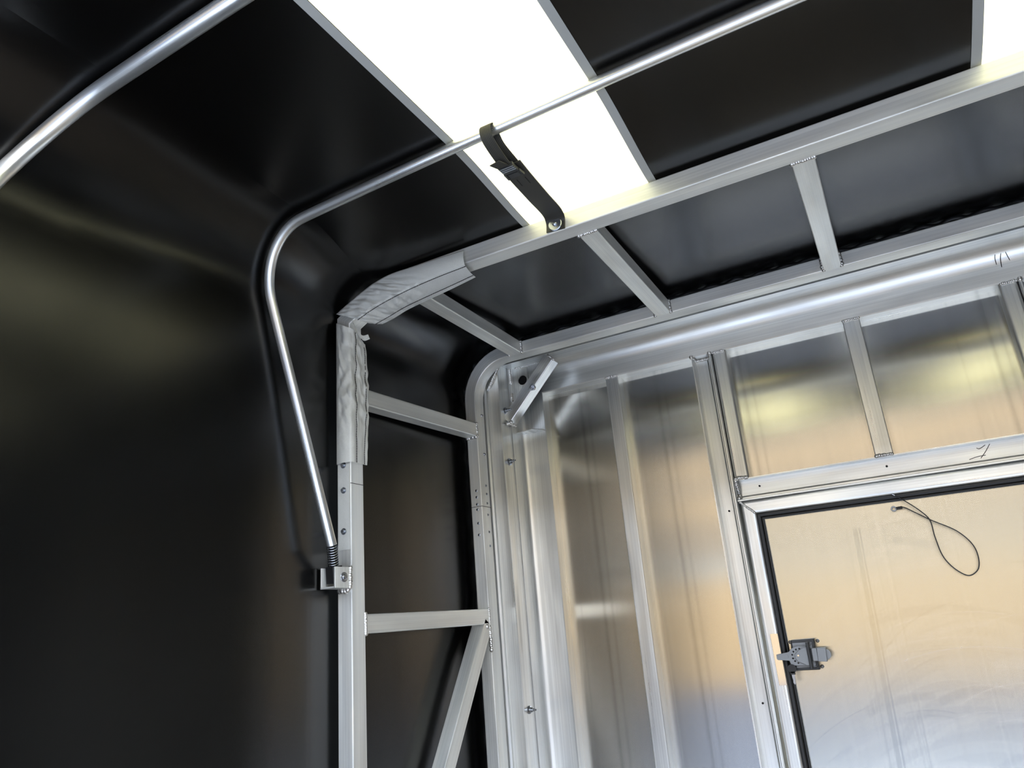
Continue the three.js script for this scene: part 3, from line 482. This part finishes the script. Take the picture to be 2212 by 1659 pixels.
// ------------------------------------------------------------------ round bows under the cover
function bow(label, { lean, zTop, foot, bottom, spring, r = 0.135, radius = 0.011 }) {
  const t = thing('bow_pipe', label, 'pipe', 'round bows of the cover');
  const hw = 1.105, top = 0.85, pts = [], zOf = (y) => zTop + lean * (y - top), y0 = bottom;
  const push = (x, y) => pts.push(V(XC + x, y + 0.027 * (1 - (x / hw) ** 2) * smooth(0.7, 0.85, y), zOf(y)));
  const n = 14;
  for (const y of spring ? [y0, y0 + 0.1, y0 + 0.25] : [y0, y0 + (top - r - y0) * 0.33, y0 + (top - r - y0) * 0.66]) push(-hw, y);
  for (let k = 0; k <= n; k++) { const a = Math.PI - k * Math.PI / 2 / n; push(-hw + r + r * Math.cos(a), top - r + r * Math.sin(a)); }
  for (let k = 1; k < 16; k++) push(lerp(-hw + r, hw - r, k / 16), top);
  for (let k = 0; k <= n; k++) { const a = Math.PI / 2 - k * Math.PI / 2 / n; push(hw - r + r * Math.cos(a), top - r + r * Math.sin(a)); }
  for (const y of spring ? [y0 + 0.25, y0 + 0.1, y0] : [y0 + (top - r - y0) * 0.66, y0 + (top - r - y0) * 0.33, y0]) push(hw, y);
  const path = new THREE.CatmullRomCurve3(pts, false, 'centripetal'), g = new THREE.TubeGeometry(path, 420, radius, 22), u = g.attributes.uv, L = path.getLength();
  for (let i = 0; i < u.count; i++) u.setXY(i, u.getY(i) * 0.0785, u.getX(i) * L);
  part('pipe', g, M.pipe, t);
  if (spring) for (const s of [-1, 1]) {
    const a = V(XC + s * hw, y0, zOf(y0)), b = V(XC + s * (hw + 0.020), foot, -1.267), d = b.clone().sub(a), X = D(1, 0, 0).addScaledVector(d, -d.x / d.lengthSq()).normalize(), Y = new THREE.Vector3().crossVectors(d, X).normalize(), coil = [];
    for (let k = 0; k <= 260; k++) { const q = k / 260, an = q * 2 * Math.PI * 9; coil.push(a.clone().addScaledVector(d, q).addScaledVector(X, 0.0105 * Math.cos(an)).addScaledVector(Y, 0.0105 * Math.sin(an))); }
    const sp = part('spring', new THREE.TubeGeometry(new THREE.CatmullRomCurve3(coil), 600, 0.0013, 7), M.zinc, t, 'steel coil spring');
    part('spring_core', tube([a.clone().addScaledVector(d, -0.1), a.clone().lerp(b, 0.5), b], 0.0075, 14), M.hole, sp);
    part('pivot_block', bar(b.clone().add(D(0, 0.002, 0)), V(XC + s * (hw + 0.022), 0.124, -1.272), 0.026, 0.03, D(0, 0, 1), 0.004), M.rubber, t, 'black pivot block');
  }
  settle(t);
}
bow('round aluminium bow with a coil spring at its foot, strapped to the square frame', { lean: 0.372, zTop: -0.998, bottom: 0.202, foot: 0.158, spring: true });
bow('round aluminium bow crossing the upper left corner without a strap', { lean: -0.44, zTop: -0.543, bottom: 0.15, foot: 0, spring: false, r: 0.17, radius: 0.0133 });


// ------------------------------------------------------------------ strap that ties the bow to the frame
{
  const st = thing('strap', 'dark strap with a buckle tying the round bow to the square frame', 'strap');
  const ribbon = (p0, w, th, ny = 30) => {       // p0(t) -> [x, y, z]; wide along x
    const f = (t, k) => { const p = p0(t); return V(p[0] + k * w / 2, p[1], p[2]); };
    const fr = []; for (let k = 0; k <= ny; k++) { const t = k / ny, a = p0(Math.max(0, t - 0.01)), b = p0(Math.min(1, t + 0.01)), d = D(b[0] - a[0], b[1] - a[1], b[2] - a[2]).normalize(), X = D(1, 0, 0).addScaledVector(d, -d.x).normalize(), Y = new THREE.Vector3().crossVectors(d, X), p = p0(t); fr.push({ p: V(...p), X, Y, v: t * 0.3 }); }
    void f; return sweep(fr, rrect(w, th, th * 0.4, 2));
  };
  const cat = (list) => { const c = new THREE.CatmullRomCurve3(list.map((p) => D(...p))); return (t) => { const p = c.getPoint(t); return [p.x, p.y, p.z]; }; };
  const body = part('rubber_strap', ribbon(cat([[-0.527, 0.8125, -1.3005], [-0.525, 0.835, -1.3000], [-0.522, 0.843, -1.285], [-0.517, 0.8405, -1.20], [-0.513, 0.838, -1.12], [-0.509, 0.836, -1.062]]), 0.045, 0.003), M.strap, st, 'wide dark strap');
  part('strap_stitching', [-0.009, 0.009].map((x) => tube([V(-0.514 + x, 0.8358, -1.14), V(-0.513 + x, 0.8353, -1.115)], 0.0006, 5)), M.thread, body);
  part('webbing', ribbon(cat([[-0.512, 0.830, -1.085], [-0.512, 0.826, -1.055], [-0.512, 0.832, -1.02], [-0.512, 0.848, -0.982], [-0.512, 0.866, -0.978], [-0.512, 0.8795, -0.992], [-0.511, 0.869, -1.008], [-0.508, 0.853, -1.018], [-0.505, 0.842, -1.06], [-0.505, 0.839, -1.10]]), 0.0235, 0.0018, 60), M.webbing, st, 'ribbed webbing looped over the bow');
  part('webbing_tail', ribbon(cat([[-0.514, 0.829, -1.064], [-0.516, 0.823, -1.045], [-0.521, 0.819, -1.022]]), 0.0235, 0.0018, 12), M.webbing, st);
  const bk = part('buckle', [bar(V(-0.5125, 0.826, -1.048), V(-0.513, 0.829, -1.075), 0.031, 0.009, D(0, 1, 0), 0.002), bar(V(-0.513, 0.829, -1.078), V(-0.513, 0.831, -1.094), 0.024, 0.008, D(0, 1, 0), 0.002), bar(V(-0.4985, 0.828, -1.075), V(-0.4975, 0.830, -1.096), 0.005, 0.007, D(0, 1, 0), 0.0015), bar(V(-0.5275, 0.828, -1.075), V(-0.529, 0.830, -1.096), 0.005, 0.007, D(0, 1, 0), 0.0015)], M.darkPlastic, st, 'dark side release buckle');
  part('buckle_ridge', [0, 1, 2].map((k) => bar(V(-0.527, 0.8222 + k * 0.0004, -1.052 - k * 0.006), V(-0.498, 0.8222 + k * 0.0004, -1.052 - k * 0.006), 0.002, 0.002, D(0, 1, 0), 0.0005)), M.plastic, bk);
  const w = part('washer', lathe([[0.0001, 0.0025], [0.0145, 0.0022], [0.016, 0.0008], [0.016, 0]], V(-0.526, 0.827, -1.2985), D(0, 0, 1), 32), M.zinc, st, 'large zinc washer');
  part('bolt_head', [lathe([[0.0001, 0.005], [0.003, 0.005], [0.0052, 0.003], [0.0055, 0]], V(-0.526, 0.827, -1.296), D(0, 0, 1), 16)], M.zinc, w);
  settle(st);
}

scene.traverse((o) => { if (o.isMesh) { o.castShadow = true; o.receiveShadow = true; } });
renderer.render(scene, camera);
